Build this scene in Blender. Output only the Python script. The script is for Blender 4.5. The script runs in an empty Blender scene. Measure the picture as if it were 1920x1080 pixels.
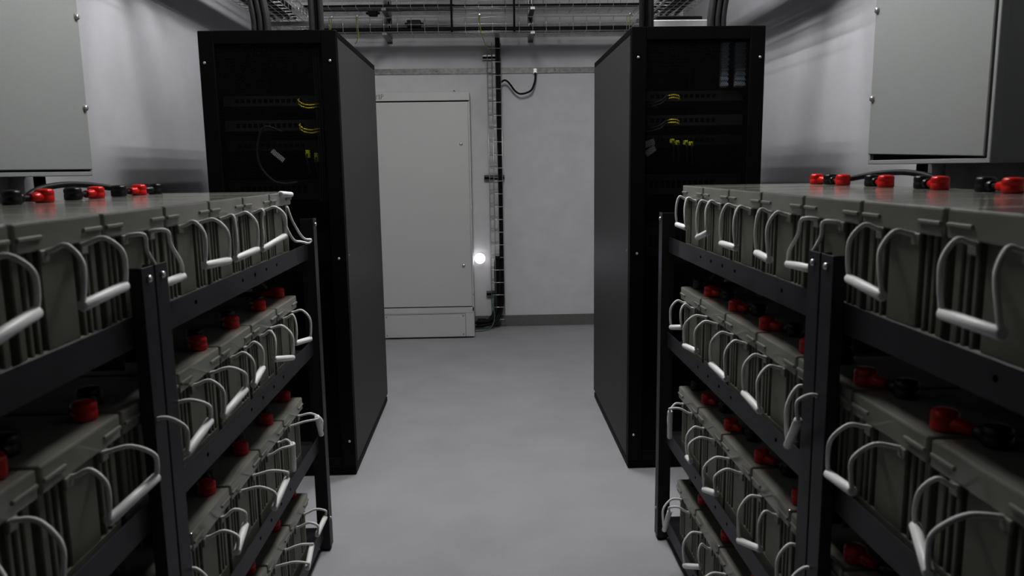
import bpy, bmesh, math, random
from mathutils import Vector, Matrix
random.seed(7)
PI = math.pi
sc = bpy.context.scene
C = sc.collection

# ------------------------------------------------------------------ materials
def mat(name, col, rough=0.6, metal=0.0, spec=0.5, var=0.06, scale=30.0, bump=0.0, coat=0.0):
    m = bpy.data.materials.new(name); m.use_nodes = True
    nt = m.node_tree; b = nt.nodes['Principled BSDF']
    b.inputs['Roughness'].default_value = rough
    b.inputs['Metallic'].default_value = metal
    b.inputs['Specular IOR Level'].default_value = spec
    b.inputs['Coat Weight'].default_value = coat
    tc = nt.nodes.new('ShaderNodeTexCoord')
    n = nt.nodes.new('ShaderNodeTexNoise'); n.inputs['Scale'].default_value = scale; n.inputs['Detail'].default_value = 4
    nt.links.new(tc.outputs['Object'], n.inputs['Vector'])
    r = nt.nodes.new('ShaderNodeMapRange')
    r.inputs['From Min'].default_value = 0.3; r.inputs['From Max'].default_value = 0.7
    r.inputs['To Min'].default_value = 1 - var; r.inputs['To Max'].default_value = 1 + var
    nt.links.new(n.outputs['Fac'], r.inputs['Value'])
    mx = nt.nodes.new('ShaderNodeVectorMath'); mx.operation = 'SCALE'
    mx.inputs[0].default_value = col[:3]
    nt.links.new(r.outputs['Result'], mx.inputs['Scale'])
    nt.links.new(mx.outputs['Vector'], b.inputs['Base Color'])
    if bump:
        bn = nt.nodes.new('ShaderNodeBump'); bn.inputs['Strength'].default_value = bump; bn.inputs['Distance'].default_value = 0.004
        nt.links.new(n.outputs['Fac'], bn.inputs['Height']); nt.links.new(bn.outputs['Normal'], b.inputs['Normal'])
    return m

def emis(name, col, s):
    m = bpy.data.materials.new(name); m.use_nodes = True
    b = m.node_tree.nodes['Principled BSDF']
    b.inputs['Base Color'].default_value = (.8, .8, .8, 1)
    b.inputs['Emission Color'].default_value = (*col, 1); b.inputs['Emission Strength'].default_value = s
    return m

def perforated(name, col, pitch=0.008, rad=0.0034):
    """sheet metal with a hexagonal pattern of round holes, in the object's x/z plane"""
    m = bpy.data.materials.new(name); m.use_nodes = True
    nt = m.node_tree; N = nt.nodes; L = nt.links
    b = N['Principled BSDF']; out = N['Material Output']
    b.inputs['Base Color'].default_value = (*col, 1); b.inputs['Roughness'].default_value = 0.5
    tc = N.new('ShaderNodeTexCoord'); sp = N.new('ShaderNodeSeparateXYZ'); L.new(tc.outputs['Object'], sp.inputs[0])
    def mth(op, a, bb=None):
        n = N.new('ShaderNodeMath'); n.operation = op
        for i, v in enumerate((a, bb)):
            if v is None: continue
            if isinstance(v, (int, float)): n.inputs[i].default_value = v
            else: L.new(v, n.inputs[i])
        return n.outputs[0]
    ph = pitch * math.sqrt(3)
    ds = []
    for off in (0.0, 0.5):
        fx = mth('SUBTRACT', mth('FRACT', mth('ADD', mth('DIVIDE', sp.outputs['X'], pitch), 100 + off)), 0.5)
        fz = mth('SUBTRACT', mth('FRACT', mth('ADD', mth('DIVIDE', sp.outputs['Z'], ph), 100 + off)), 0.5)
        dx = mth('MULTIPLY', fx, pitch); dz = mth('MULTIPLY', fz, ph)
        ds.append(mth('ADD', mth('MULTIPLY', dx, dx), mth('MULTIPLY', dz, dz)))
    d = mth('MINIMUM', ds[0], ds[1])
    hole = mth('LESS_THAN', d, rad * rad)
    tr = N.new('ShaderNodeBsdfTransparent'); mix = N.new('ShaderNodeMixShader')
    L.new(hole, mix.inputs[0]); L.new(b.outputs[0], mix.inputs[1]); L.new(tr.outputs[0], mix.inputs[2])
    L.new(mix.outputs[0], out.inputs['Surface'])
    return m

M = dict(
    floor=mat('floor_vinyl', (.50, .50, .52), .6, spec=.2, var=.05, scale=3.0),
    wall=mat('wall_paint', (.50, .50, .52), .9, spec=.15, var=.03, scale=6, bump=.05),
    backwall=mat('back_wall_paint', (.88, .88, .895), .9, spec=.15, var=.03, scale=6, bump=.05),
    absorber=mat('bounce_absorbing_dark', (.03, .03, .032), .9, spec=.1),  # unseen surfaces darkened to soak up bounced light
    ceil=mat('ceiling_paint', (.16, .16, .16), .9, spec=.1),
    base=mat('skirting_grey', (.27, .27, .26), .5, spec=.3),
    case=mat('battery_case_plastic', (.115, .115, .098), .5, spec=.35, var=.08, scale=14),
    rib=mat('battery_rib_plastic', (.20, .20, .168), .5, spec=.35, var=.06, scale=14),
    lid=mat('battery_lid_plastic', (.30, .30, .265), .12, spec=.7, var=.05, scale=10),
    lidrim=mat('battery_lid_rim_plastic', (.28, .28, .245), .5, spec=.3, var=.05, scale=10),
    rope=mat('white_rope', (.92, .92, .90), .75, spec=.2, var=.08, scale=400, bump=.3),
    grip=mat('white_grip_plastic', (.95, .95, .94), .4, spec=.4, var=.02),
    red=mat('red_rubber', (.62, .018, .012), .3, spec=.5, var=.05),
    black=mat('black_rubber', (.012, .012, .012), .33, spec=.5, var=.1),
    stand=mat('charcoal_powder_coat', (.042, .042, .05), .42, spec=.45, var=.08, scale=200),
    hole=mat('drilled_hole_black', (.002, .002, .002), .9, spec=0),
    rack=mat('rack_black_paint', (.005, .005, .0055), .5, spec=.2, var=.1, scale=120),
    rackside=mat('rack_side_paint', (.075, .075, .076), .48, spec=.35, var=.06, scale=250, bump=.08),
    mesh=perforated('rack_door_perforated', (.004, .004, .0045)),
    innards=mat('device_dark_metal', (.01, .0105, .011), .5, metal=.3),
    innards2=mat('device_light_metal', (.045, .046, .048), .45, metal=.2),
    sheen=mat('blue_grey_reflection', (.45, .52, .6), .5),  # bluish reflected light put into the colour
    chrome=mat('chrome', (.85, .85, .85), .28, metal=.8, var=.02),
    zinc=mat('zinc_wire', (.9, .9, .88), .33, metal=.8, var=.1, scale=60),
    strut=mat('zinc_strut', (.35, .35, .34), .35, metal=.9, var=.1, scale=60),
    cable=mat('black_cable_jacket', (.014, .014, .015), .5, spec=.35),
    greycable=mat('dark_grey_cable_jacket', (.05, .05, .052), .5, spec=.35),
    yg=mat('green_yellow_wire', (.42, .42, .06), .5),
    teal=mat('teal_wire', (.12, .26, .22), .5),
    yellow=mat('yellow_cord', (.85, .75, .06), .45),
    lime=mat('yellow_plug', (.72, .75, .02), .45),
    paper=mat('paper_tag', (.85, .85, .85), .8),
    cab=mat('grey_enclosure_paint', (.33, .342, .335), .55, spec=.3, var=.03, scale=300, bump=.06),
    cabdark=mat('enclosure_shadow_gap', (.015, .015, .016), .8, spec=.1),
    board=mat('grey_board_paint', (.72, .735, .715), .6, spec=.25, var=.02, scale=200),
    bus=mat('busbar_zinc', (.40, .40, .39), .5, metal=.4, var=.2, scale=35),
    ink=mat('marker_ink', (.03, .03, .03), .8),
    white=mat('white_plastic', (.82, .82, .82), .5),
    boxgrey=mat('light_grey_plastic', (.55, .56, .55), .6),
    tube=emis('fluorescent_tube', (1.0, .99, .985), 258.0),
    tube2=emis('fluorescent_tube_dimmer', (1.0, .99, .985), 178.0),
    glow=emis('lamp_glow', (1.0, .95, 1.0), 1.8),
)

# ------------------------------------------------------------------ mesh helpers
def add_bm(dst, src, mi=0):
    mp = {}
    for v in src.verts: mp[v] = dst.verts.new(v.co)
    for f in src.faces:
        try:
            nf = dst.faces.new([mp[v] for v in f.verts]); nf.material_index = mi; nf.smooth = f.smooth
        except ValueError: pass

def box(bm, x0, x1, y0, y1, z0, z1, bev=0.0, mi=0, seg=1):
    t = bmesh.new()
    bmesh.ops.create_cube(t, size=1)
    bmesh.ops.scale(t, vec=(x1 - x0, y1 - y0, z1 - z0), verts=t.verts)
    bmesh.ops.translate(t, vec=((x0 + x1) / 2, (y0 + y1) / 2, (z0 + z1) / 2), verts=t.verts)
    if bev: bmesh.ops.bevel(t, geom=list(t.edges), offset=bev, segments=seg, affect='EDGES', profile=.5)
    add_bm(bm, t, mi); t.free()

def cyl(bm, p, q, r0, r1=None, n=12, mi=0, smooth=True):
    r1 = r0 if r1 is None else r1
    p, q = Vector(p), Vector(q); d = q - p
    t = bmesh.new()
    bmesh.ops.create_cone(t, cap_ends=True, cap_tris=False, segments=n, radius1=r0, radius2=r1, depth=d.length)
    t.transform(Matrix.Translation((p + q) / 2) @ d.to_track_quat('Z', 'Y').to_matrix().to_4x4())
    for f in t.faces: f.smooth = smooth and len(f.verts) == 4
    add_bm(bm, t, mi); t.free()

def lathe(bm, prof, origin, axis=(0, 0, 1), n=16, mi=0):
    """prof: list of (radius, height) along axis"""
    R = Vector(axis).to_track_quat('Z', 'Y').to_matrix(); o = Vector(origin)
    rings = []
    for r, h in prof:
        if r < 1e-6: rings.append([bm.verts.new(o + R @ Vector((0, 0, h)))])
        else: rings.append([bm.verts.new(o + R @ Vector((r * math.cos(2 * PI * i / n), r * math.sin(2 * PI * i / n), h))) for i in range(n)])
    for a, b in zip(rings, rings[1:]):
        for i in range(n):
            j = (i + 1) % n
            vs = [a[i % len(a)], a[j % len(a)], b[j % len(b)], b[i % len(b)]]
            u = []
            for v in vs:
                if v not in u: u.append(v)
            if len(u) > 2:
                f = bm.faces.new(u); f.smooth = True; f.material_index = mi
    for rg, rev in ((rings[0], True), (rings[-1], False)):
        if len(rg) > 2:
            f = bm.faces.new(rg[::-1] if rev else rg); f.material_index = mi

def smooth_path(pts, k=6):
    P = [Vector(p) for p in pts]
    if len(P) < 3: return P
    E = [P[0] * 2 - P[1]] + P + [P[-1] * 2 - P[-2]]
    out = []
    for i in range(1, len(E) - 2):
        a, b, c, d = E[i - 1], E[i], E[i + 1], E[i + 2]
        for s in range(k):
            t = s / k
            out.append(.5 * ((2 * b) + (c - a) * t + (2 * a - 5 * b + 4 * c - d) * t * t + (3 * b - a - 3 * c + d) * t ** 3))
    out.append(P[-1]); return out

def tube(bm, pts, r, n=8, mi=0, k=6, smooth=True, straight=False):
    P = [Vector(p) for p in pts] if straight else smooth_path(pts, k)
    T = []
    for i in range(len(P)):
        d = P[min(i + 1, len(P) - 1)] - P[max(i - 1, 0)]
        T.append(d.normalized())
    up = Vector((0, 0, 1)) if abs(T[0].z) < .9 else Vector((1, 0, 0))
    u = T[0].cross(up).normalized(); rings = []
    for i, p in enumerate(P):
        if i:
            ax = T[i - 1].cross(T[i])
            if ax.length > 1e-6: u = Matrix.Rotation(T[i - 1].angle(T[i]), 3, ax.normalized()) @ u
        u = (u - T[i] * u.dot(T[i])).normalized(); w = T[i].cross(u)
        rings.append([bm.verts.new(p + (u * math.cos(2 * PI * j / n) + w * math.sin(2 * PI * j / n)) * r) for j in range(n)])
    for a, b in zip(rings, rings[1:]):
        for j in range(n):
            f = bm.faces.new((a[j], a[(j + 1) % n], b[(j + 1) % n], b[j])); f.smooth = smooth; f.material_index = mi
    f = bm.faces.new(rings[0][::-1]); f.material_index = mi
    f = bm.faces.new(rings[-1]); f.material_index = mi

def seg(bm, p, q, r, n=5, mi=0): tube(bm, [p, q], r, n, mi, straight=True)

def obj(name, bm, mats, parent=None, loc=None):
    if isinstance(bm, bmesh.types.BMesh):
        bmesh.ops.recalc_face_normals(bm, faces=bm.faces)
        me = bpy.data.meshes.new(name); bm.to_mesh(me); bm.free()
        for m in (mats if isinstance(mats, (list, tuple)) else [mats]): me.materials.append(m)
    else: me = bm
    o = bpy.data.objects.new(name, me); C.objects.link(o)
    if parent: o.parent = parent
    if loc: o.location = loc
    return o

def tag(o, label, cat, group=None, kind=None):
    o['label'] = label; o['category'] = cat
    if group: o['group'] = group
    if kind: o['kind'] = kind
    return o

def thing(name, label, cat, loc=(0, 0, 0), rotz=0, group=None):
    o = bpy.data.objects.new(name, None); C.objects.link(o)
    o.empty_display_size = .05
    o.location = loc; o.rotation_euler = (0, 0, rotz)
    return tag(o, label, cat, group)

def struct(name, bm, m):
    o = obj(name, bm, m); o['kind'] = 'structure'; return o
B = bmesh.new

# ------------------------------------------------------------------ room shell
W, YB, YF, HC = 1.75, 6.98, -2.2, 3.55
bm = B(); box(bm, -W - .1, W + .1, YF, YB + .1, -.1, 0); struct('floor', bm, M['floor'])
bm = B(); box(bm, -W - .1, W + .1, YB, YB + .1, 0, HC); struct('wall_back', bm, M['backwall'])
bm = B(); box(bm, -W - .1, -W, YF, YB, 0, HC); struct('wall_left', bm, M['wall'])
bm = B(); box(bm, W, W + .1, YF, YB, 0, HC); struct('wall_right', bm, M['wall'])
bm = B(); box(bm, -W - .1, W + .1, YF - .1, YF, 0, HC); struct('wall_front', bm, M['absorber'])
bm = B(); box(bm, -W - .1, W + .1, YF, YB + .1, HC, HC + .1); struct('ceiling', bm, M['ceil'])
bm = B(); box(bm, -W + .012, W - .012, YB - .012, YB, 0, .1, .002); struct('baseboard_back', bm, M['base'])
bm = B(); box(bm, -W, -W + .012, YF, YB - .012, 0, .1, .002); struct('baseboard_left', bm, M['base'])
bm = B(); box(bm, W - .012, W, YF, YB - .012, 0, .1, .002); struct('baseboard_right', bm, M['base'])

# ------------------------------------------------------------------ batteries
TOP = {1: 1.375, 2: 1.026, 3: .670, 4: .321}
BH = .245
PITCH = .2543
FACE = {'R': .668, 'L': .651}
Y0 = {'R': 2.63, 'L': 2.60}
def yc(s, k): return Y0[s] - .5 * PITCH - k * PITCH

# the mesh of a block: front face at x=0, body reaching to +x, base at z=0
HW = .1225; DEP = .50
bm = B()
box(bm, .023, DEP - .023, -HW + .004, HW - .004, 0, BH - .04, .003)
for s in (0, 1):                                     # ribs on both narrow ends
    def fx(a, b): return (a, b) if s == 0 else (DEP - b, DEP - a)
    x0, x1 = fx(.012, .03)
    box(bm, x0, x1, -HW + .004, HW - .004, .0, .05, .002, 1)                # plain lower band
    box(bm, x0, x1, -.047, .047, .048, BH - .042, .0025, 1)                 # flat middle panel
    for yy, w in ((.066, .011), (.086, .011), (.108, .018)):
        for sg in (-1, 1):
            box(bm, x0, x1, sg * yy - w / 2, sg * yy + w / 2, .048, BH - .042, .002, 1)
case_me = obj('tmp', bm, [M['case'], M['rib']]).data
bm = B()
box(bm, 0, DEP, -HW, HW, BH - .044, BH, .004, 0, 2)
for x0, x1 in ((-.004, .004), (DEP - .004, DEP + .004)):
    for sg in (-1, 1):
        box(bm, x0, x1, sg * .089 - .03, sg * .089 + .03, BH - .027, BH - .020, .0015, 1)
        box(bm, x0 + .001, x1 - .001, sg * .056 - .012, sg * .056 + .012, BH - .062, BH - .042, .002, 1)
lid_me = obj('tmp', bm, [M['lid'], M['lidrim']]).data
for o in list(C.objects):
    if o.name.startswith('tmp'): bpy.data.objects.remove(o)

# grip ends of each rope handle: (out of the face, along the row from the block's middle, down from the lid)
HANDLE = {('R', 1, 0): ((0.036, 0.046, -0.128), (0.036, -0.073, -0.13)), ('R', 1, 1): ((0.036, 0.045, -0.148), (0.04, -0.072, -0.124)), ('R', 1, 2): ((0.04, 0.05, -0.142), (0.04, -0.071, -0.142)), ('R', 1, 3): ((0.036, 0.042, -0.139), (0.048, -0.071, -0.142)), ('R', 1, 4): ((0.020, 0.147, -0.147), (0.018, 0.034, -0.143)), ('R', 1, 5): ((0.052, 0.052, -0.128), (0.056, -0.069, -0.139)), ('R', 1, 6): ((0.048, 0.04, -0.139), (0.044, -0.077, -0.142)), ('R', 2, 0): ((0.048, 0.052, -0.129), (0.04, -0.06, -0.106)), ('R', 2, 1): ((0.064, 0.064, -0.136), (0.06, -0.054, -0.126)), ('R', 2, 2): ((0.056, 0.06, -0.129), (0.052, -0.063, -0.137)), ('R', 2, 3): ((0.052, 0.052, -0.133), (0.056, -0.068, -0.139)), ('R', 2, 4): ((0.064, -0.047, -0.084), (0.048, 0.038, -0.167)), ('R', 2, 5): ((0.064, 0.066, -0.136), (0.076, -0.049, -0.118)), ('R', 2, 6): ((0.048, 0.068, -0.113), (0.088, -0.039, -0.127)), ('R', 3, 0): ((0.064, -0.02, -0.048), (0.052, 0.03, -0.156)), ('R', 3, 1): ((0.052, 0.049, -0.137), (0.072, -0.063, -0.106)), ('R', 3, 2): ((0.068, 0.054, -0.136), (0.068, -0.055, -0.1)), ('R', 3, 3): ((0.052, 0.051, -0.159), (0.04, -0.06, -0.125)), ('R', 4, 0): ((0.06, -0.022, -0.055), (0.064, 0.035, -0.151)), ('R', 4, 1): ((0.056, 0.038, -0.149), (0.036, -0.067, -0.096)), ('L', 1, 1): ((0.06, 0.048, -0.12), (0.024, -0.06, -0.148)), ('L', 1, 2): ((0.052, 0.051, -0.133), (0.032, -0.062, -0.145)), ('L', 1, 3): ((0.06, 0.057, -0.133), (0.048, -0.061, -0.13)), ('L', 1, 4): ((0.020, 0.143, -0.145), (0.018, 0.034, -0.148)), ('L', 1, 5): ((0.06, 0.058, -0.114), (0.052, -0.062, -0.126)), ('L', 1, 6): ((0.064, 0.057, -0.11), (0.064, -0.057, -0.13)), ('L', 2, 0): ((0.056, 0.05, -0.136), (0.036, -0.062, -0.125)), ('L', 2, 1): ((0.06, 0.051, -0.137), (0.04, -0.07, -0.111)), ('L', 2, 2): ((0.044, 0.057, -0.103), (0.052, -0.055, -0.117)), ('L', 2, 3): ((0.076, 0.06, -0.09), (0.06, -0.05, -0.117)), ('L', 2, 4): ((0.08, 0.07, -0.084), (0.076, -0.047, -0.108)), ('L', 2, 5): ((0.08, 0.064, -0.096), (0.052, -0.05, -0.12)), ('L', 3, 0): ((0.084, -0.034, -0.022), (0.076, 0.049, -0.111)), ('L', 3, 1): ((0.064, -0.022, -0.024), (0.048, 0.032, -0.126)), ('L', 3, 2): ((0.088, 0.064, -0.063), (0.084, -0.055, -0.093)), ('L', 3, 3): ((0.052, 0.065, -0.073), (0.068, -0.052, -0.082)), ('L', 4, 0): ((0.072, 0.054, -0.063), (0.068, -0.057, -0.072)), ('L', 4, 1): ((0.08, 0.07, -0.044), (0.092, -0.045, -0.057)),
    ('L', 2, 6): ((.07, .03, -.15), (.06, -.08, -.14))}
ORD = ['farthest', 'second', 'third', 'fourth', 'fifth', 'sixth', 'seventh']
SHELF = {1: 'top', 2: 'second', 3: 'third', 4: 'bottom'}
SIDE = {'R': 'right', 'L': 'left'}
NB = {1: 7, 2: 7, 3: 6, 4: 5}

def handle(s, t, k, root):
    sgn = 1 if s == 'R' else -1       # local +x points into the wall; the row axis flips with the half turn
    def loc(p): return Vector((-p[0], sgn * p[1], BH + p[2]))
    if (s, t, k) == ('L', 1, 0):      # thrown up on the lid edge, the rope hanging in a loop below
        a, b = (.006, .108, -.010), (.004, -.012, -.004)
        ropes = [[(.004, .055, -.047), (.020, .066, -.08), (.03, .09, -.125), (.03, .155, -.158), (.025, .165, -.15), (.03, .12, -.11), (.02, .118, -.03), a],
                 [(.004, -.05, -.047), (.022, -.05, -.05), (.026, -.03, -.03), b]]
        ropes[0] = [(.004, .055, -.047), (.016, .075, -.10), (.035, .12, -.155), (.05, .165, -.165), (.045, .15, -.175), (.035, .09, -.165), (.028, .03, -.155), (.022, -.02, -.12), (.01, -.04, -.06), (.004, -.05, -.047)]
        ropes = ropes[:1]
    else:
        a, b = HANDLE.get((s, t, k), ((.055 + random.uniform(-.015, .015), .055, -.13 + random.uniform(-.02, .01)), (.055 + random.uniform(-.015, .015), -.06, -.13 + random.uniform(-.02, .01))))
        ropes = []
        for e, ya in ((a, .05), (b, -.05)):
            if (a[1] < b[1]): ya = -ya
            dz = -.046 - e[2]; dy = e[1] - ya
            slack = max(0., .135 - math.sqrt(e[0] ** 2 + dy ** 2 + dz ** 2))
            ropes.append([(.0, ya, -.046), (.012, ya, -.043), (max(e[0], .045) * .55 + .004, ya + dy * .15, -.043 - .03 * dz + .22 * slack), (e[0] + .002, ya + dy * .45, -.046 - .30 * dz + .24 * slack),
                          (e[0] + .004, ya + dy * .85, -.046 - .70 * dz + .15 * slack), e])
    bm = B()
    path = smooth_path([loc(p) for p in ropes[0]], 5)
    if len(ropes) > 1: path += smooth_path([loc(p) for p in ropes[1]], 5)[::-1]
    tube(bm, path, .0041, 7, straight=True)
    h = obj('rope_handle', bm, M['rope'], root); h['label'] = 'white rope handle'
    A, Bv = loc(a), loc(b); d = (Bv - A).normalized(); L = (Bv - A).length + .006
    bm = B(); r = .0088
    lathe(bm, [(0.0045, -.003), (r * .8, -.0025), (r, 0), (r, L - .006), (r * .8, L - .0035), (.0045, L - .003)], A, d, 14)
    obj('grip', bm, M['grip'], h)

for s in 'LR':
    for t in (1, 2, 3, 4):
        for k in range(NB[t]):
            sg = 1 if s == 'R' else -1
            where = 'farthest' if k == 0 else ORD[k] + ' from far end'
            root = thing('battery_block', 'grey battery with white rope handle, %s, %s shelf of %s stand' % (where, SHELF[t], SIDE[s]), 'battery',
                         (sg * FACE[s], yc(s, k), TOP[t] - BH), 0 if s == 'R' else PI, 'batteries on the %s shelf of the %s stand' % (SHELF[t], SIDE[s]))
            obj('case', case_me, None, root); obj('lid', lid_me, None, root)
            handle(s, t, k, root)

# ------------------------------------------------------------------ terminal links
def boot(bm, p, d, r=.021, h=.033, tail=.045):
    """rubber boot: domed cap standing on the lid with a sleeve towards d"""
    p = Vector(p); d = Vector(d).normalized()
    lathe(bm, [(r * .92, 0), (r, .003), (r, h * .45), (r * .93, h * .5), (r, h * .55), (r, h * .82), (r * .8, h * .97), (r * .3, h), (0, h)], p, (0, 0, 1), 16)
    q = p + Vector((0, 0, .0130))
    lathe(bm, [(.0125, r * .3), (.0125, r + .006), (.0105, r + .010), (.0098, r + tail)], q, d, 12)
    return q + d * (r + tail)

def link(s, t, k):
    """joins block k-1 and k across their seam"""
    sg = 1 if s == 'R' else -1
    ys = Y0[s] - k * PITCH; z = TOP[t] + .0005
    if t == 1:
        X = sg * (FACE[s] + .41)
        pr = Vector((X, ys + (-.058 if s == 'R' else .058), z)); pb = Vector((X + sg * .012, ys + (.05 if s == 'R' else -.05), z))
    else:
        X = sg * (FACE[s] + .042)
        pr = Vector((X, ys + (.034 if s == 'R' else -.034), z)); pb = Vector((X + sg * .035, ys + (-.05 if s == 'R' else .05), z))
    pr += Vector((random.uniform(-.003, .003), random.uniform(-.006, .006), 0)); pb += Vector((random.uniform(-.003, .003), random.uniform(-.006, .006), 0))
    root = thing('battery_link', 'short black link with red and black boots, %s to %s battery, %s shelf, %s stand' % (ORD[k - 1], ORD[k], SHELF[t], SIDE[s]), 'cable', (X, ys, z), 0,
                 'battery links on the %s shelf of the %s stand' % (SHELF[t], SIDE[s]))
    o = Vector((X, ys, z)); pr -= o; pb -= o
    d = (pb - pr)
    bm = B(); e1 = boot(bm, pr, d, tail=.03); r = obj('red_boot', bm, M['red'], root); r['label'] = 'red rubber boot'
    bm = B(); e2 = boot(bm, pb, -d, tail=.012); r = obj('black_boot', bm, M['black'], root); r['label'] = 'black rubber boot'
    bm = B(); tube(bm, [e1 - d.normalized() * .012, (e1 + e2) / 2, e2 + d.normalized() * .012], .0062, 8); obj('cable', bm, M['cable'], root)
for s in 'LR':
    for t in (1, 2, 3, 4):
        for k in range(1, NB[t]): link(s, t, k)

# end-of-row leads at the far block of each shelf
for s in 'LR':
    sg = 1 if s == 'R' else -1
    # top shelf: a boot on the far terminal, black cable running back along the wall side and down behind the row
    z = TOP[1] + .0005; X = sg * (FACE[s] + .41); y = Y0[s] - (.125 if s == 'R' else .075)
    col = 'red' if s == 'R' else 'black'
    root = thing('battery_lead', 'long black lead with %s boot arching behind the top row of %s stand' % (col, SIDE[s]), 'cable', (X, y, z), 0, 'end leads of the battery rows')
    bm = B(); e = boot(bm, (0, 0, 0), (sg * .12, -.5, 0), tail=.05); o = obj(col + '_boot', bm, M[col], root); o['label'] = col + ' rubber boot'
    bm = B()
    tube(bm, [e - Vector((sg * .002, -.012, 0)), (sg * .04, -.14, .018), (sg * .085, -.24, .034), (sg * .115, -.36, .036), (sg * .135, -.46, .012), (sg * .15, -.53, -.07), (sg * .16, -.56, -.25), (sg * .16, -.56, -.6)], .0085, 10)
    obj('cable', bm, M['cable'], root)
    # lower shelves: short lead with a green-yellow core and white tie at the far front corner
    for t in (2, 3, 4):
        z = TOP[t] + .0005; X = sg * (FACE[s] + .05); y = Y0[s] - (.045 if s == 'L' else .06)
        col = 'red' if s == 'L' else 'black'
        root = thing('battery_lead', 'black lead with %s boot on farthest battery, %s shelf, %s stand' % (col, SHELF[t], SIDE[s]), 'cable', (X, y, z), 0, 'end leads of the battery rows')
        bm = B(); e = boot(bm, (0, 0, 0), (sg, -.35, 0), tail=.04); o = obj(col + '_boot', bm, M[col], root); o['label'] = col + ' rubber boot'
        bm = B(); tube(bm, [e - Vector((sg * .012, -.004, 0)), (sg * .14, -.05, .02), (sg * .26, -.06, .025), (sg * .42, -.03, .02), (sg * .462, .02, -.05), (sg * .472, .03, -.2)], .0075, 8); obj('cable', bm, M['cable'], root)
        if t == 2:
            bm = B(); tube(bm, [(sg * .03, -.02, .036), (sg * .06, .0, .055), (sg * .09, -.05, .05), (sg * .12, -.05, .034)], .004, 6)
            w = obj('earth_wire', bm, M['yg'], root); w['label'] = 'green-yellow wire'
            bm = B(); tube(bm, [(sg * .05, -.11, .042), (sg * .1, -.115, .043), (sg * .15, -.12, .042)], .0045, 6); w = obj('cable_tie', bm, M['white'], root); w['label'] = 'white cable tie'

# ------------------------------------------------------------------ battery stands
BT = {1: (1.183, 1.126), 2: (.830, .772), 3: (.459, .400), 4: (.112, .052)}
def angle(bm, x, y0, y1, z0, z1, sg, web, side, th=.004):
    """L post: flange facing the aisle, web running back at one edge"""
    box(bm, *sorted((x, x + sg * th)), y0, y1, z0, z1, .001)
    yw = (y0, y0 + th) if side == 0 else (y1 - th, y1)
    box(bm, *sorted((x + sg * th, x + sg * web)), yw[0], yw[1], z0, z1, .001)

def stand(s, ya, yb, label, tiers=(1, 2, 3, 4)):
    """one frame between y=ya (near) and y=yb (far)"""
    sg = 1 if s == 'R' else -1
    xp = .638 if s == 'R' else .623; xf = .664 if s == 'R' else .647
    root = thing('battery_stand', label, 'battery stand', (sg * .9, (ya + yb) / 2, 0), 0, 'charcoal steel battery stands')
    off = Vector((-sg * .9, -(ya + yb) / 2, 0))
    def put(name, bm, m, p=root, o=off):
        bmesh.ops.translate(bm, vec=o, verts=bm.verts); return obj(name, bm, m, p)
    ztop = 1.272
    xr = xp + .60
    for x, dirn in ((xp, 1), (xr, -1)):
        for y0, y1, side in ((ya, ya + .054, 0), (yb - .052, yb, 0)):
            bm = B(); angle(bm, sg * x, y0, y1, .012, ztop, sg * dirn, .046 if y1 == yb and ya > 1 else .024, side)
            post = put('post', bm, M['stand'])
            bm = B()
            xx = sg * (x + dirn * .022); lathe(bm, [(.018, 0), (.021, .003), (.021, .010), (.010, .012)], (xx, (y0 + y1) / 2, 0), n=12)
            f = put('foot', bm, M['black'], post)
            for zz in (1.250,):
                bm = B(); yy = (y0 + y1) / 2
                lathe(bm, [(.0075, 0), (.0075, .003), (.006, .0055), (.0025, .0065), (0, .0068)], (sg * (x - dirn * .0), yy, zz), (-sg * dirn, 0, 0), 6)
                bm2 = bm; put('bolt', bm2, M['chrome'], post)
            bm = B(); yy = (y0 + y1) / 2
            lathe(bm, [(.0055, 0), (.0055, .002), (.003, .004), (0, .0045)], (sg * x, yy, .125), (-sg * dirn, 0, 0), 6); put('bolt', bm, M['chrome'], post)
    for t in tiers:
        zt, zb = BT[t]; base = TOP[t] - BH
        for x, dirn in ((xf - .0, 1), (xr - .028, -1)):
            bm = B()
            box(bm, *sorted((sg * x, sg * (x + dirn * .003))), ya + .006, yb - .006, zb, zt, .001)
            for f in (0.18, .42, .5, .58, .66):
                lathe(bm, [(.0048, 0), (.0048, .0006)], (sg * (x - dirn * .0002), ya + (yb - ya) * f, (zb + zt) / 2 + .004), (-sg * dirn, 0, 0), 10, 1)
            put('beam', bm, [M['stand'], M['hole']])
        bm = B(); box(bm, *sorted((sg * (xf + .003), sg * (xr - .031))), ya + .006, yb - .006, base - .005, base - .0005, .001)
        put('shelf', bm, M['stand'])
        for yy, dy in ((yb - .052, -1), (ya + .054, 1)):
            bm = B(); box(bm, *sorted((sg * (xp + .046), sg * (xr - .046))), yb - .050 if dy < 0 else ya + .005, yb - .046 if dy < 0 else ya + .009, base - .046, base - .006, .001)
            put('cross_beam', bm, M['stand'])
    return root
for s in 'LR':
    stand(s, 1.452, 2.845 if s == 'R' else 2.835, 'charcoal steel four-shelf battery stand nearest the %s server rack' % SIDE[s])
    stand(s, .02, 1.446, 'charcoal steel battery stand on %s, cut off by the near edge of the photo' % SIDE[s])

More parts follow.
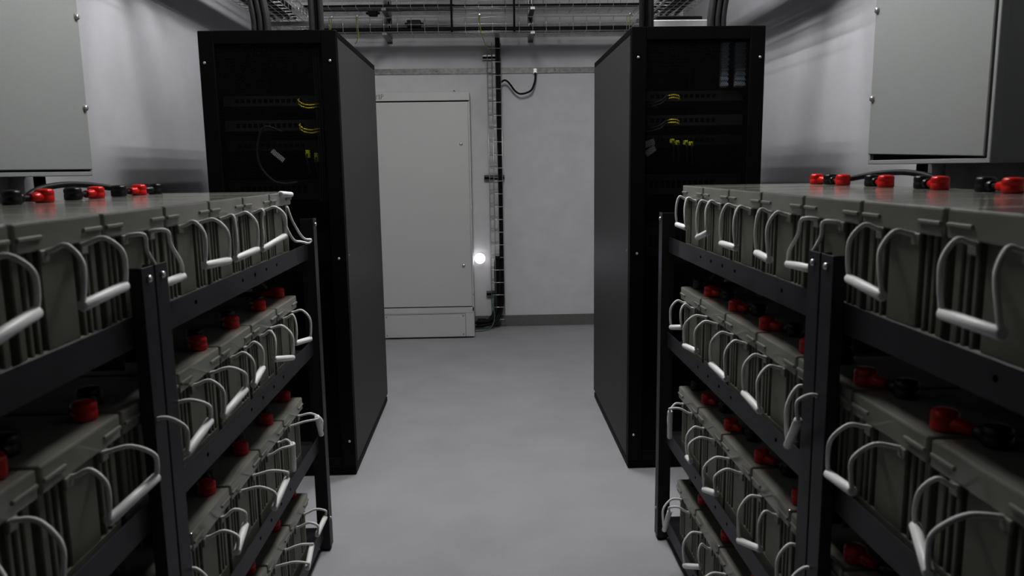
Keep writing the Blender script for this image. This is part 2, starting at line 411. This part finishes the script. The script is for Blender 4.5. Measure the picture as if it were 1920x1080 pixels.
# ------------------------------------------------------------------ server racks
RH = 2.05; RD = 1.16; RW = .6
def rack(s, x_in, yf):
    """x_in: x of the aisle-side face"""
    sg = 1 if s == 'R' else -1
    root = thing('server_rack', 'tall black server rack with mesh door at the end of the %s battery row' % SIDE[s], 'server rack', (x_in + sg * RW / 2, yf, 0), 0, 'black server racks')
    w = RW / 2
    bm = B()
    for x in (-w + .004, w - .044):
        for y in (.004, RD - .07): box(bm, x, x + .04, y, y + .04, .035, RH - .012)
    box(bm, -w + .004, w - .004, .03, RD - .03, .03, .06); box(bm, -w + .004, w - .004, .03, RD - .03, RH - .05, RH - .03)
    obj('frame', bm, M['rack'], root)
    bm = B(); box(bm, -w, w, .004, RD, RH - .03, RH, .004); obj('roof_panel', bm, M['rack'], root)
    bm = B(); box(bm, -w + .003, w - .003, -.01, RD - .005, .008, .034); obj('plinth', bm, M['rack'], root)
    for x in (-w + .05, w - .05):
        for y in (.06, RD - .06):
            bm = B(); lathe(bm, [(.022, 0), (.022, .006), (.012, .008)], (x, y, 0), n=12); obj('foot', bm, M['black'], root)
    for x in (-1, 1):
        bm = B(); box(bm, *sorted((x * w, x * (w - .004))), .016, RD, .052, RH - .031, .0015)
        p = obj('side_panel', bm, M['rackside'], root); p['label'] = 'dark grey side panel'
        bm = B(); lathe(bm, [(.005, 0), (.005, .002), (0, .003)], (x * w, .05, 1.05), (x, 0, 0), 8); obj('latch', bm, M['chrome'], p)
    bm = B(); box(bm, -w + .01, w - .01, RD - .006, RD, .04, RH - .032); obj('rear_door', bm, M['rack'], root)
    # front door: pressed frame round a perforated sheet
    bm = B(); bz0, bz1 = .04, RH - .001; fw = .068
    box(bm, -w + .001, -w + fw, -.022, .003, bz0, bz1, .003); box(bm, w - fw, w - .001, -.022, .003, bz0, bz1, .003)
    box(bm, -w + fw, w - fw, -.022, .003, bz1 - .056, bz1, .002); box(bm, -w + fw, w - fw, -.022, .003, bz0, bz0 + .05, .002)
    door = obj('front_door', bm, M['rack'], root); door['label'] = 'black perforated front door'
    bm = B(); vs = [bm.verts.new(v) for v in ((-w + fw, -.010, bz0 + .05), (w - fw, -.010, bz0 + .05), (w - fw, -.010, bz1 - .056), (-w + fw, -.010, bz1 - .056))]
    bm.faces.new(vs); obj('mesh_panel', bm, M['mesh'], door)
    for x, z in ((-sg * (w - .031), 1.918), (-sg * (w - .034), 1.043), (-sg * (w - .027), .172), (sg * (w - .024), 1.914)):
        bm = B(); lathe(bm, [(.0065, 0), (.0065, .002), (.005, .0045), (0, .0055)], (x, -.022, z), (0, -1, 0), 12); o = obj('screw', bm, M['chrome'], door); o['label'] = 'small chrome screw'
    return root
LX, LY = -.6454, 3.543
RX, RY = .6526, 3.534
rack('L', LX, LY); rack('R', RX, RY)

# equipment standing in the racks, seen dimly through the mesh
def device(s, cx, y, z, h, name, label, light=False):
    root = thing(name, label, 'network device', (cx, y, z), 0, 'devices inside the %s rack' % SIDE[s])
    bm = B(); box(bm, -.22, .22, 0.004, .42, 0, h, .002); obj('chassis', bm, M['innards'], root)
    bm = B(); box(bm, -.241, .241, 0, .004, -.001, h + .001, .001); fp = obj('front_plate', bm, M['innards2'] if light else M['innards'], root)
    bm = B()
    for i in range(12):
        box(bm, -.19 + i * .026, -.19 + i * .026 + .018, -.0006, .0006, h * .3, h * .72)
    obj('port_row', bm, M['hole'], fp)
    return root
for s, x0, y0 in (('L', LX - .3, LY), ('R', RX + .3, RY)):
    yy = y0 + .085
    device(s, x0, yy, 1.735, .045, 'network_switch', 'slim network switch, highest device inside the %s rack' % SIDE[s], True)
    device(s, x0, yy, 1.625, .045, 'network_switch', 'slim network switch, second from the top inside the %s rack' % SIDE[s], True)
    device(s, x0, yy, 1.535, .045, 'power_strip', 'dark power distribution unit below the switches inside the %s rack' % SIDE[s])
    device(s, x0, yy, 1.31, .088, 'rack_server', 'dark server just above battery height inside the %s rack' % SIDE[s])
    device(s, x0, yy, 1.02, .132, 'rack_server', 'large dark server low inside the %s rack' % SIDE[s])

def cord(name, label, cat, pts, r, m, group=None, n=8):
    o0 = Vector(pts[0]); bm = B(); tube(bm, [Vector(p) - o0 for p in pts], r, n)
    o = obj(name, bm, m, loc=o0); return tag(o, label, cat, group)

# yellow patch cords, left rack then right rack
for j, z in enumerate((1.752, 1.642)):
    pos = 'upper' if j == 0 else 'lower'
    for i in range(2):
        dz = -.013 * i
        cord('patch_cord', 'yellow patch cord sagging from the %s switch in the left rack' % pos, 'cable',
             [(-.845 + .004 * i, LY + .083, z + .012 + dz), (-.842, LY + .055, z + .004 + dz), (-.82, LY + .04, z - .012 + dz), (-.785, LY + .04, z - .018 + dz), (-.755, LY + .05, z - .012 + dz), (-.735, LY + .083, z - .012 + dz)], .0032, M['yellow'], 'yellow patch cords on the %s switch of the left rack' % pos)
        cord('patch_cord', 'short yellow patch cord on the %s switch in the right rack' % pos, 'cable',
             [(.842, RY + .083, z + .006 + dz), (.85, RY + .05, z + .008 + dz), (.87, RY + .04, z + .007 + dz), (.888, RY + .05, z + .002 + dz), (.895, RY + .083, z - .002 + dz)], .0034, M['yellow'], 'yellow patch cords on the %s switch of the right rack' % pos)
        cord('patch_cord', 'dark patch cord bending left from the %s switch in the right rack' % pos, 'cable',
             [(.842, RY + .083, z + .004 + dz), (.825, RY + .05, z + .002 + dz), (.8, RY + .04, z - .018 + dz), (.75, RY + .045, z - .03 + dz), (.70, RY + .06, z - .03 + dz)], .0035, M['greycable'], 'dark patch cords on the %s switch of the right rack' % pos)

def plug(x, y, z, h, label, group):
    root = thing('power_plug', label, 'plug', (x, y, z), 0, group)
    bm = B(); box(bm, -.009, .009, -.03, .0, -h / 2, h / 2, .003); obj('body', bm, M['lime'], root)
    bm = B(); tube(bm, [(0, -.03, 0), (0, -.04, -.02), (.004, -.036, -.05), (.006, -.02, -.09)], .004, 7); obj('cord', bm, M['cable'], root)
plug(-.815, LY + .083, 1.518, .036, 'yellow plug in the left rack, left one of the pair', 'yellow plugs in the left rack')
plug(-.775, LY + .083, 1.502, .042, 'yellow plug in the left rack, right one of the pair', 'yellow plugs in the left rack')
for i, (x, z, wd) in enumerate(((.862, 1.553, 'first'), (.886, 1.545, 'second'), (.925, 1.545, 'third'), (.95, 1.54, 'fourth'))):
    plug(x, RY + .083, z, .022, 'yellow plug in the right rack, %s of four from the aisle' % wd, 'yellow plugs in the right rack')

def paper(x, y, z, w, h, rot, label, group, m='paper'):
    bm = B(); box(bm, -w / 2, w / 2, -.0008, .0008, -h / 2, h / 2)
    o = obj('paper_tag', bm, M[m], loc=(x, y, z)); o.rotation_euler = (0.25, rot, .15); return tag(o, label, 'tag', group)
paper(-.948, LY + .055, 1.512, .068, .022, math.radians(42), 'white paper tag hanging at a slant in the left rack', 'paper tags in the racks')
paper(.755, RY + .055, 1.545, .05, .03, math.radians(-20), 'grey paper tag below the lower switch in the right rack', 'paper tags in the racks', 'boxgrey')
paper(.76, RY + .055, 1.51, .055, .03, math.radians(-35), 'grey tilted tag below another tag in the right rack', 'paper tags in the racks', 'boxgrey')
cord('rack_cable', 'grey cable sweeping down in a big arc inside the left rack', 'cable',
     [(-.93, LY + .083, 1.62), (-1.0, LY + .05, 1.64), (-1.035, LY + .045, 1.56), (-1.03, LY + .045, 1.47), (-.98, LY + .045, 1.405), (-.93, LY + .05, 1.385), (-.87, LY + .083, 1.39)], .0055, M['greycable'])
for i in range(4):
    x = -.735 - .011 * i
    cord('rack_cable', 'dark cable running up beside the switches in the left rack', 'cable', [(x, LY + .07, 1.30), (x + .01, LY + .055, 1.5), (x + .006, LY + .06, 1.75), (x, LY + .07, 1.97)], .005, M['greycable'], 'vertical cables in the left rack')
for x, wd, lab in ((1.098, .032, 'narrow'), (1.170, .045, 'wide')):  # perforated bluish reflections inside the rack, built as pale strips
    bm = B(); box(bm, -wd / 2, wd / 2, 0, .03, -.10, .10, .004)
    for i in range(9): box(bm, -wd / 2 - .002, wd / 2 + .002, -.002, .004, -.094 + i * .0225, -.094 + i * .0225 + .012, .001)
    o = obj('reflection_strip', bm, M['sheen'], loc=(x, RY + .06, 1.893)); tag(o, '%s pale slotted strip of painted duct high inside the right rack' % lab, 'reflection', 'painted reflections in the right rack')

# grey box on the roof of the right rack
root = thing('roof_box', 'light grey box on the roof of the right server rack', 'box', (1.0, 4.05, RH), 0)
bm = B(); box(bm, -.155, .155, 0, .2, 0, .125, .006); obj('body', bm, M['boxgrey'], root)
bm = B(); box(bm, -.12, .12, .02, .18, .125, .145, .004); o = obj('cover', bm, M['black'], root); o['label'] = 'black cover'

# ------------------------------------------------------------------ wall cabinets
def wall_cabinet(s):
    sg = 1 if s == 'R' else -1
    c = 1.50; y0, y1 = 2.285, 3.03; z0, z1 = 1.435, 2.42
    root = thing('wall_cabinet', 'grey steel wall cabinet hanging above the %s battery row' % SIDE[s], 'electrical cabinet', (sg * W, (y0 + y1) / 2, z0), 0, 'grey wall cabinets')
    hy = (y1 - y0) / 2; xo = -sg * (W - c); h = z1 - z0      # local x of the cabinet front
    bm = B()
    xa, xb = sorted((xo + sg * .022, -sg * .002)); box(bm, xa, xb, -hy + .012, hy - .012, .0, h, .002)
    xa, xb = sorted((xo + sg * .004, xo + sg * .03))
    box(bm, xa, xb, -hy, hy, 0, .016, .002); box(bm, xa, xb, -hy, hy, h - .016, h, .002)
    box(bm, xa, xb, -hy, -hy + .016, .014, h - .014, .002); box(bm, xa, xb, hy - .016, hy, .014, h - .014, .002)
    obj('body', bm, M['cab'], root)
    bm = B(); xa, xb = sorted((xo + sg * .018, xo + sg * .0225)); box(bm, xa, xb, -hy + .016, hy - .016, .016, h - .016); o = obj('shadow_gap_sheet', bm, M['cabdark'], root)  # near-black sheet paints the shade in the gap round the door
    # door leaf, sagging slightly on the right-hand cabinet so a dark wedge shows under it
    sag = .020 if s == 'R' else .003
    bm = B(); xa, xb = sorted((xo - sg * .002, xo + sg * .016)); box(bm, xa, xb, -hy + .022, hy - .008, .0195, h - .02, .003)
    for v in bm.verts: v.co.z += sag * (v.co.y + hy) / (2 * hy)
    door = obj('door', bm, M['cab'], root)
    for zz in (2.013, 1.686):
        bm = B(); lathe(bm, [(.0125, 0), (.0125, .004), (.010, .007), (.0095, .010), (.004, .011), (0, .011)], (xo - sg * .002, hy - .026, zz - z0), (-sg, 0, 0), 14)
        box(bm, *sorted((xo - sg * .012, xo - sg * .016)), hy - .029, hy - .023, zz - z0 - .006, zz - z0 + .006, .001)
        o = obj('lock', bm, M['chrome'], door); o['label'] = 'round chrome lock'
    # supplies entering from below
    yy = y0 + .30
    x = sg * (W - .10)
    for name, yb, r, m, lab in (('conduit', 2.79, .022, 'white', 'white conduit'), ('power_cable', 2.93 if s == 'L' else 2.90, .02, 'cable', 'thick black cable')):
        bm = B(); tube(bm, [(0, 0, -.0005 - .0), (0, 0, -.4), (0, 0, -.9), (0, 0, -1.434)], r, 10, k=2)
        o = obj(name, bm, M[m], loc=(x, yb, 1.4345)); tag(o, '%s dropping from under the %s wall cabinet' % (lab, SIDE[s]), 'cable' if m == 'cable' else 'conduit', 'supplies below the wall cabinets')
wall_cabinet('L'); wall_cabinet('R')

# ------------------------------------------------------------------ distribution board on the back wall
bx0, bx1, bdY = -1.02, -.127, 6.50
root = thing('distribution_board', 'grey floor-standing distribution board against the back wall', 'electrical cabinet', ((bx0 + bx1) / 2, bdY, 0))
hw = (bx1 - bx0) / 2
bm = B(); box(bm, -hw, hw, .012, YB - bdY - .014, .012, 2.064, .003)
box(bm, -hw, hw, .0, .014, 1.996, 2.064, .002)          # header strip
for x0, x1 in ((-hw, -hw + .012), (hw - .012, hw)): box(bm, x0, x1, 0, .014, .235, 1.99, .001)
obj('body', bm, M['board'], root)
bm = B(); box(bm, -hw + .01, hw - .01, .03, YB - bdY - .03, 0, .012); obj('plinth', bm, M['cabdark'], root)
bm = B(); box(bm, -hw + .001, hw - .001, .0085, .013, 1.986, 1.9965); obj('shadow_gap', bm, M['cabdark'], root)
bm = B(); box(bm, -hw + .014, hw - .014, .0085, .013, .235, .275); obj('shadow_gap', bm, M['cabdark'], root)
bm = B(); box(bm, -hw + .014, hw - .014, -.004, .012, .278, 1.985, .003); door = obj('door', bm, M['board'], root)
for z in (1.643, .628):
    bm = B(); lathe(bm, [(.014, 0), (.014, .004), (.010, .008), (0, .009)], (hw - .078, -.004, z), (0, -1, 0), 14); o = obj('lock', bm, M['chrome'], door); o['label'] = 'round metal lock'
bm = B(); box(bm, -hw, hw, 0, .013, .222, .270, .002); obj('rail', bm, M['board'], root)
bm = B(); box(bm, -hw, hw, 0, .013, .012, .220, .002); obj('base_front', bm, M['board'], root)
bm = B(); box(bm, -hw + .12, hw - .075, -.003, .001, .016, .212, .001); pan = obj('base_cover', bm, M['board'], root)
bm = B()
for a in ((-hw + .118, -hw + .1205, .014, .214), (hw - .0755, hw - .073, .014, .214), (-hw + .118, hw - .073, .2125, .215)):
    box(bm, a[0], a[1], -.0012, .0005, a[2], a[3])
obj('shadow_line', bm, M['cabdark'], root)
for x in (-hw + .145, hw - .095):
    for z in (.035, .195):
        bm = B(); lathe(bm, [(.006, 0), (.006, .002), (0, .003)], (x, -.003, z), (0, -1, 0), 10); o = obj('screw', bm, M['bus'], pan)
for z in (1.86, 1.10, .40):
    bm = B(); cyl(bm, (hw - .003, .004, z - .03), (hw - .003, .004, z + .03), .005, n=8); obj('hinge', bm, M['board'], root)
bm = B(); lathe(bm, [(.012, 0), (.012, .006), (.006, .008), (.006, .016), (0, .017)], (hw - .125, .03, 2.064), n=10); obj('lifting_bolt', bm, M['chrome'], root)
# handwritten marker letters on the header strip
bm = B(); U = .03
def stroke(pts, x, z):
    tube(bm, [(x + a * U, -.0006, z + b * U) for a, b in pts], .0014, 5, straight=True)
tx, tz = -.868 - (bx0 + bx1) / 2 - .052, 2.012
stroke([(0, 1), (0, 0), (.35, 0), (.35, 1)], tx + .012, tz); stroke([(.35, 0), (.7, 0), (.7, 1)], tx + .012, tz)
stroke([(0, 1.15), (.05, .75)], tx + .042, tz)
stroke([(0, 0), (0, 1.15), (.35, 1.1), (.38, .75), (.05, .6), (.42, .4), (.38, .05), (0, 0)], tx + .054, tz)
stroke([(0, -.05), (.1, 1.35), (.5, 1.2), (.5, .8), (.08, .6)], tx + .073, tz)
obj('marker_writing', bm, M['ink'], root)

# ------------------------------------------------------------------ wire-mesh trays
def mesh_tray(bm, T, length, width, height, pitch, nlong, r=.0024, rl=.0024, start=0.0):
    """T maps (along, across, up) to local coordinates"""
    n = int(length / pitch) + 1
    for i in range(n):
        a = start + i * pitch
        seg(bm, T(a, 0, height), T(a, 0, 0), r); seg(bm, T(a, 0, 0), T(a, width, 0), r); seg(bm, T(a, width, 0), T(a, width, height), r)
    for j in range(nlong):
        c = width * j / (nlong - 1); seg(bm, T(0, c, -.004), T(length, c, -.004), rl)
    for c in (0, width):
        for h in (height, height * .5): seg(bm, T(0, c, h), T(length, c, h), rl)

TRW = {'lower': (2.545, .105), 'upper': (2.735, .105)}
for nm, (z, h) in TRW.items():
    root = thing('mesh_cable_tray', '%s zinc wire mesh cable tray running along the back wall' % nm, 'cable tray', (0, 6.5, z), 0, 'wire mesh cable trays')
    bm = B(); mesh_tray(bm, lambda a, c, u: (-1.6 + a, c, u), 3.2, .3, h, .1095, 7, .0026, .0026, .03); obj('wire_mesh', bm, M['zinc'], root)
    for x in (-.80, .40):
        bm = B(); box(bm, x - .02, x + .02, -.01, .34, -.03, -.0075, .002); o = obj('support_arm', bm, M['strut'], root)
for s, x0, sg in (('left', -1.64, 1), ('right', 1.19, 1)):
    root = thing('mesh_cable_tray', 'zinc wire mesh cable tray running above the %s server rack' % s, 'cable tray', (x0, 3.45, 2.55), 0, 'wire mesh cable trays')
    bm = B(); mesh_tray(bm, lambda a, c, u: (c, a, u), 3.0, .30, .105, .1, 7, .0026, .0026, .04); obj('wire_mesh', bm, M['zinc'], root)
    for y in (.6, 1.6, 2.6):
        bm = B(); box(bm, -.03, .33, y - .02, y + .02, -.035, -.0075, .002); obj('support_arm', bm, M['strut'], root)

# slotted hangers and threaded rods
for x, sd in ((-.80, 'left'), (.40, 'right')):
    root = thing('slotted_hanger', 'perforated zinc channel hanging from ceiling behind the trays, %s one' % sd, 'hanger', (x, 6.845, 2.50), 0, 'slotted tray hangers')
    bm = B(); H = HC - 2.50
    box(bm, -.021, .021, 0, .003, 0, H); box(bm, -.021, -.018, 0, .025, 0, H); box(bm, .018, .021, 0, .025, 0, H)
    o = obj('channel', bm, M['strut'], root)
    bm = B()
    for i in range(20): box(bm, -.006, .006, -.0006, .0006, .02 + i * .05, .048 + i * .05)
    obj('slots', bm, M['hole'], o)
for x, sd in ((-.255, 'left'), (.249, 'right')):
    root = thing('threaded_rod', 'black threaded rod holding the back wall trays, %s one' % sd, 'rod', (x, 6.47, 2.53), 0, 'threaded rods')
    bm = B(); cyl(bm, (0, 0, 0), (0, 0, HC - 2.53), .008, n=8); o = obj('rod', bm, M['cable'], root)
    bm = B(); lathe(bm, [(.017, 0), (.017, .012), (.011, .02)], (0, 0, .02), n=6); obj('nut', bm, M['cable'], root)

# cables lying in the trays
for i in range(6):
    y = 6.55 + i * .036; z = 2.553 + (i % 2) * .010
    pts = [(-1.45 + j * .32, y + random.uniform(-.006, .006), z + .012 + random.uniform(0, .004)) for j in range(10)]
    cord('power_cable', 'black power cable lying in the lower tray on the back wall', 'cable', pts, .012, M['cable'], 'black cables in the lower back tray')
for i in range(5):
    y = 6.56 + i * .04
    pts = [(-1.45 + j * .24, y + random.uniform(-.008, .008), 2.752 + random.uniform(0, .004)) for j in range(6)]
    pts += [(-.2, y, 2.75), (.3, y, 2.751), (1.4, y, 2.753)] if i < 2 else []
    cord('power_cable', 'black power cable lying in the upper tray on the back wall', 'cable', pts, .011, M['cable'], 'black cables in the upper back tray')
for s, x0 in (('left', -1.60), ('right', 1.23)):
    for i in range(5):
        x = x0 + .052 * i
        pts = [(x + random.uniform(-.01, .01), 3.6 + j * .4, 2.565 + random.uniform(0, .004)) for j in range(7)]
        cord('power_cable', 'dark cable lying in the tray above the %s server rack' % s, 'cable', pts, .012, M['greycable'], 'dark cables in the tray above the %s rack' % s)

# cable bundles rising from the rack roofs
def riser(x, y, x2, y2, n, label, group, m='greycable', r=.013):
    for i in range(n):
        a = i * 1.05 * r * 1.55; b = (i % 2) * r * 1.7
        if abs(x2 - x) > .1:
            sg = 1 if x2 > x else -1; a2 = (i % 3) * .03 * sg; zz = 2.60 + (i // 3) * .03; xi = x + (i % 3) * .028; yi = y + (i // 3) * .028
            pts = [(xi, yi, RH + .001), (xi, yi, RH + .08), (xi + sg * .02, yi, RH + .2), (xi + sg * .07, yi, RH + .33), (xi + (x2 - x) * .6, yi + .01, RH + .5), (x2 + a2, yi + .10, zz), (x2 + a2, yi + .4, zz - .01), (x2 + a2, yi + 1.2, zz - .015), (x2 + a2, yi + 2.2, zz - .012)]
        else:
            pts = [(x + a, y + b, RH + .001), (x + a, y + b, RH + .08), (x + a + (x2 - x) * .15, y + b, RH + .22), (x + a + (x2 - x) * .6, y + b + (y2 - y) * .5, RH + .5), (x2 + a, y2 + b, RH + .9), (x2 + a, y2 + b, 3.4)]
        cord('riser_cable', label, 'cable', pts, r, M[m], group)
riser(-1.048, 3.70, -1.40, 3.72, 6, 'dark cable rising from the left rack roof, in the outer bundle', 'outer cable bundle above the left rack')
riser(-.785, 3.70, -.80, 3.70, 3, 'dark cable rising from the left rack roof, in the aisle-side bundle', 'aisle-side cable bundle above the left rack')
riser(.735, 3.70, .715, 3.70, 3, 'dark cable rising from the right rack roof, in the aisle-side bundle', 'aisle-side cable bundle above the right rack', 'cable')
riser(1.062, 3.70, 1.33, 3.72, 6, 'dark cable rising from the right rack roof, in the outer bundle', 'outer cable bundle above the right rack')

# vertical ladder tray on the back wall
root = thing('mesh_cable_tray', 'narrow zinc wire mesh cable tray climbing the back wall vertically', 'cable tray', (.086, 6.955, .06), 0, 'wire mesh cable trays')
bm = B(); lw = .116
for i in range(22):
    z = .02 + i * .1135
    seg(bm, (-lw / 2, -.07, z), (lw / 2, -.07, z), .0042, 8); seg(bm, (-lw / 2, -.07, z), (-lw / 2, 0, z), .003); seg(bm, (lw / 2, -.07, z), (lw / 2, 0, z), .003)
    seg(bm, (-lw / 2, -.0, z + .03), (lw / 2, -.0, z + .03), .003)
for x in (-lw / 2, -lw / 6, lw / 2): seg(bm, (x, -.073, 0), (x, -.073, 2.45), .003)
for x in (-lw / 2, lw / 2): seg(bm, (x, 0, 0), (x, 0, 2.45), .003)
for x in (-lw / 2, lw / 6): seg(bm, (x, -.035, 0), (x, -.035, 2.45), .0025)
obj('wire_mesh', bm, M['zinc'], root)
for z, x0, x1 in ((2.34, -.10, .04), (1.30, -.105, .075), (.25, -.105, .04)):
    bm = B(); box(bm, x0, x1, -.0, .022, z - .021, z + .021, .001)
    box(bm, x0, x1, -.012, -.0, z - .021, z - .017)
    o = obj('wall_bracket', bm, M['strut'], root)
    bm = B(); box(bm, x0 + .002, x1 - .002, -.0012, .0, z - .016, z + .004); obj('channel_slot', bm, M['cabdark'], o)

for i, (x, y) in enumerate(((.110, 6.925), (.126, 6.915), (.122, 6.940))):
    pts = [(x - .005, y - .06, 2.60), (x, y - .02, 2.50), (x, y, 2.3), (x + .004, y, 1.6), (x + .006, y, .9), (x + .006, y, .35), (x - .01, y - .02, .17), (x - .06, y - .06, .07), (x - .16, y - .1, .035 + .012 * i), (x - .235, y - .1, .03 + .012 * i)]
    cord('power_cable', 'thick black cable running down the vertical tray into the distribution board', 'cable', pts, .0125, M['cable'], 'black cables in the vertical tray')
for i, (x, y) in enumerate(((.068, 6.91), (.086, 6.905), (.098, 6.93))):
    pts = [(x + .012, y - .03, .655), (x + .002, y - .01, .60), (x, y, .5), (x, y, .3), (x - .02, y - .02, .15), (x - .08, y - .07, .08), (x - .15, y - .10, .07 + .011 * i), (x - .20, y - .1, .07 + .011 * i)]
    cord('power_cable', 'black cable looping at lamp height in the tray and down into the board', 'cable', pts, .013, M['cable'], 'short black cables at the foot of the vertical tray')
cord('earth_wire', 'thin teal wire from the vertical tray foot along floor to the board', 'cable', [(.046, 6.875, .32), (.045, 6.87, .2), (.05, 6.85, .1), (.02, 6.8, .03), (-.05, 6.76, .006), (-.135, 6.74, .005)], .0045, M['teal'])
# earth busbar along the back wall and its loop
root = thing('earth_busbar', 'flat zinc earthing strip bolted along the back wall', 'busbar', (0, YB, 2.285))
bm = B(); box(bm, -1.7, 1.7, -.010, -.0, -.024, .024, .001); obj('strip', bm, M['bus'], root)
for x in (-.42, .44, .617, -1.2, 1.2):
    bm = B(); lathe(bm, [(.011, 0), (.011, .005), (.006, .006), (.006, .012), (0, .013)], (x, -.010, .004), (0, -1, 0), 6); obj('bolt', bm, M['zinc'], root)
root = thing('earth_loop_cable', 'black cable hanging in a loop between earthing strip and vertical tray', 'cable', (.44, 6.93, 2.26))
bm = B(); o = Vector((.44, 6.93, 2.26))
tube(bm, [Vector(p) - o for p in ((.445, 6.945, 2.262), (.446, 6.935, 2.22), (.436, 6.925, 2.17), (.41, 6.915, 2.115), (.37, 6.91, 2.09), (.31, 6.91, 2.08), (.265, 6.905, 2.105), (.23, 6.90, 2.15), (.20, 6.90, 2.185), (.17, 6.90, 2.195), (.13, 6.91, 2.17))], .0085, 8); obj('cable', bm, M['cable'], root)
bm = B(); box(bm, -.012, .020, .012, .028, -.004, .04, .002); obj('cable_lug', bm, M['zinc'], root)

# green-yellow earth bonds hanging on the trays
EB = [('at the aisle edge of the left rack roof', [(-1.215, 6.47, 2.655), (-1.22, 6.46, 2.60), (-1.225, 6.46, 2.52)]),
      ('just right of the left rack', [(-1.01, 6.47, 2.66), (-1.008, 6.46, 2.60), (-1.005, 6.46, 2.52), (-1.02, 6.48, 2.47), (-1.04, 6.5, 2.45)]),
      ('above the vertical tray', [(-.03, 6.47, 2.665), (-.028, 6.46, 2.60), (-.02, 6.46, 2.53), (.0, 6.5, 2.47), (.04, 6.7, 2.42), (.07, 6.86, 2.44)]),
      ('beside the right rack', [(1.19, 6.47, 2.66), (1.185, 6.46, 2.60), (1.18, 6.46, 2.53)])]
for lab, pts in EB:
    root = thing('earth_bond_wire', 'thin green-yellow earth wire on back tray %s' % lab, 'cable', pts[0], 0, 'green-yellow earth bonds on the back trays')
    o = Vector(pts[0]); bm = B(); tube(bm, [Vector(p) - o for p in pts], .0038, 6); obj('wire', bm, M['yg'], root)
    bm = B(); lathe(bm, [(.005, 0), (.012, .002), (.012, .009), (.005, .012)], (0, -.002, 0), (0, -1, 0), 10); obj('clamp', bm, M['zinc'], root)
# small boxes among the tray cables
for x, y, z, w, h, lab in ((-.565, 6.53, 2.585, .11, .055, 'small black junction box sitting in the lower back tray'), (-.905, 6.60, 2.69, .07, .045, 'small black box slung between the back trays')):
    root = thing('junction_box', lab, 'junction box', (x, y, z), 0, 'black junction boxes on the back trays')
    bm = B(); box(bm, -w / 2, w / 2, 0, .07, 0, h, .004); obj('body', bm, M['cable'], root)
    bm = B(); cyl(bm, (-w / 2, .03, h * .5), (-w / 2 - .02, .03, h * .5), .010, n=8); cyl(bm, (w / 2, .03, h * .5), (w / 2 + .02, .03, h * .5), .010, n=8); obj('gland', bm, M['cable'], root)

# round wall lamp between the board and the vertical tray
root = thing('wall_lamp', 'small round glowing lamp on the back wall beside the distribution board', 'lamp', (-.072, YB, .637))
bm = B(); lathe(bm, [(.045, 0), (.045, .012), (.04, .016)], (0, 0, 0), (0, -1, 0), 24); obj('lamp_base', bm, M['white'], root)
bm = B(); R_ = .049
lathe(bm, [(R_ * math.sin(a), R_ + .003 - R_ * math.cos(a)) for a in [PI * i / 12 for i in range(1, 13)]], (0, 0, 0), (0, -1, 0), 24); obj('lamp_globe', bm, M['glow'], root)

# ------------------------------------------------------------------ ceiling luminaire (out of frame, the room's light)
for ly_, wd in ((2.78, 'near'), (4.2, 'far')):
    root = thing('ceiling_light', 'four-tube fluorescent ceiling fixture over the %s part of the aisle' % wd, 'ceiling light', (.05, ly_, HC), 0, 'ceiling fixtures')
    bm = B(); box(bm, -.3, .3, -.32, .32, -.02, 0, .002); obj('housing', bm, M['absorber'], root)
    for i in range(4):
        x = -.21 + .14 * i
        bm = B(); cyl(bm, (x, -.285, -.085), (x, .285, -.085), .013, n=10); obj('tube', bm, M['tube' if wd == 'near' else 'tube2'], root)
        for y in (-.30, .285):
            bm = B(); box(bm, x - .012, x + .012, y, y + .015, -.10, -.02); obj('tube_holder', bm, M['white'], root)

# ------------------------------------------------------------------ camera
f, pitch, yaw, roll, hc = 1444.5, .1546, .0309, -.0144, 1.4413
F = Vector((math.sin(yaw) * math.cos(pitch), math.cos(yaw) * math.cos(pitch), -math.sin(pitch)))
r0 = Vector((math.cos(yaw), -math.sin(yaw), 0)); u0 = r0.cross(F)
r = r0 * math.cos(roll) + u0 * math.sin(roll); u = -r0 * math.sin(roll) + u0 * math.cos(roll)
cam = bpy.data.cameras.new('camera'); co = bpy.data.objects.new('camera', cam); C.objects.link(co)
cam.sensor_fit = 'HORIZONTAL'; cam.sensor_width = 36; cam.lens = f / 1920 * 36; cam.clip_start = .05
mw = Matrix((r, u, -F)).transposed().to_4x4(); mw.translation = (0, 0, hc); co.matrix_world = mw
cam.dof.use_dof = True; cam.dof.focus_distance = 4.8; cam.dof.aperture_fstop = 5.6
sc.camera = co

w = bpy.data.worlds.new('world'); sc.world = w; w.use_nodes = True
w.node_tree.nodes['Background'].inputs['Color'].default_value = (.5, .52, .55, 1)
w.node_tree.nodes['Background'].inputs['Strength'].default_value = .0
sc.view_settings.view_transform = 'Standard'
sc.view_settings.exposure = 0.0
sc.view_settings.gamma = 0.72
ld = bpy.data.lights.new('wall_lamp_beam', 'SPOT'); ld.energy = 2.5; ld.spot_size = math.radians(70); ld.spot_blend = 1; ld.shadow_soft_size = .05; ld.color = (.86, .82, 1)
lo = bpy.data.objects.new('wall_lamp_beam', ld); C.objects.link(lo); lo.location = (-.072, 6.85, .637); lo.rotation_euler = (math.radians(90), 0, PI)
sc.cycles.max_bounces = 6; sc.cycles.diffuse_bounces = 4; sc.cycles.transparent_max_bounces = 12
sc.cycles.caustics_reflective = False; sc.cycles.caustics_refractive = False
sc.cycles.sample_clamp_indirect = 3.0
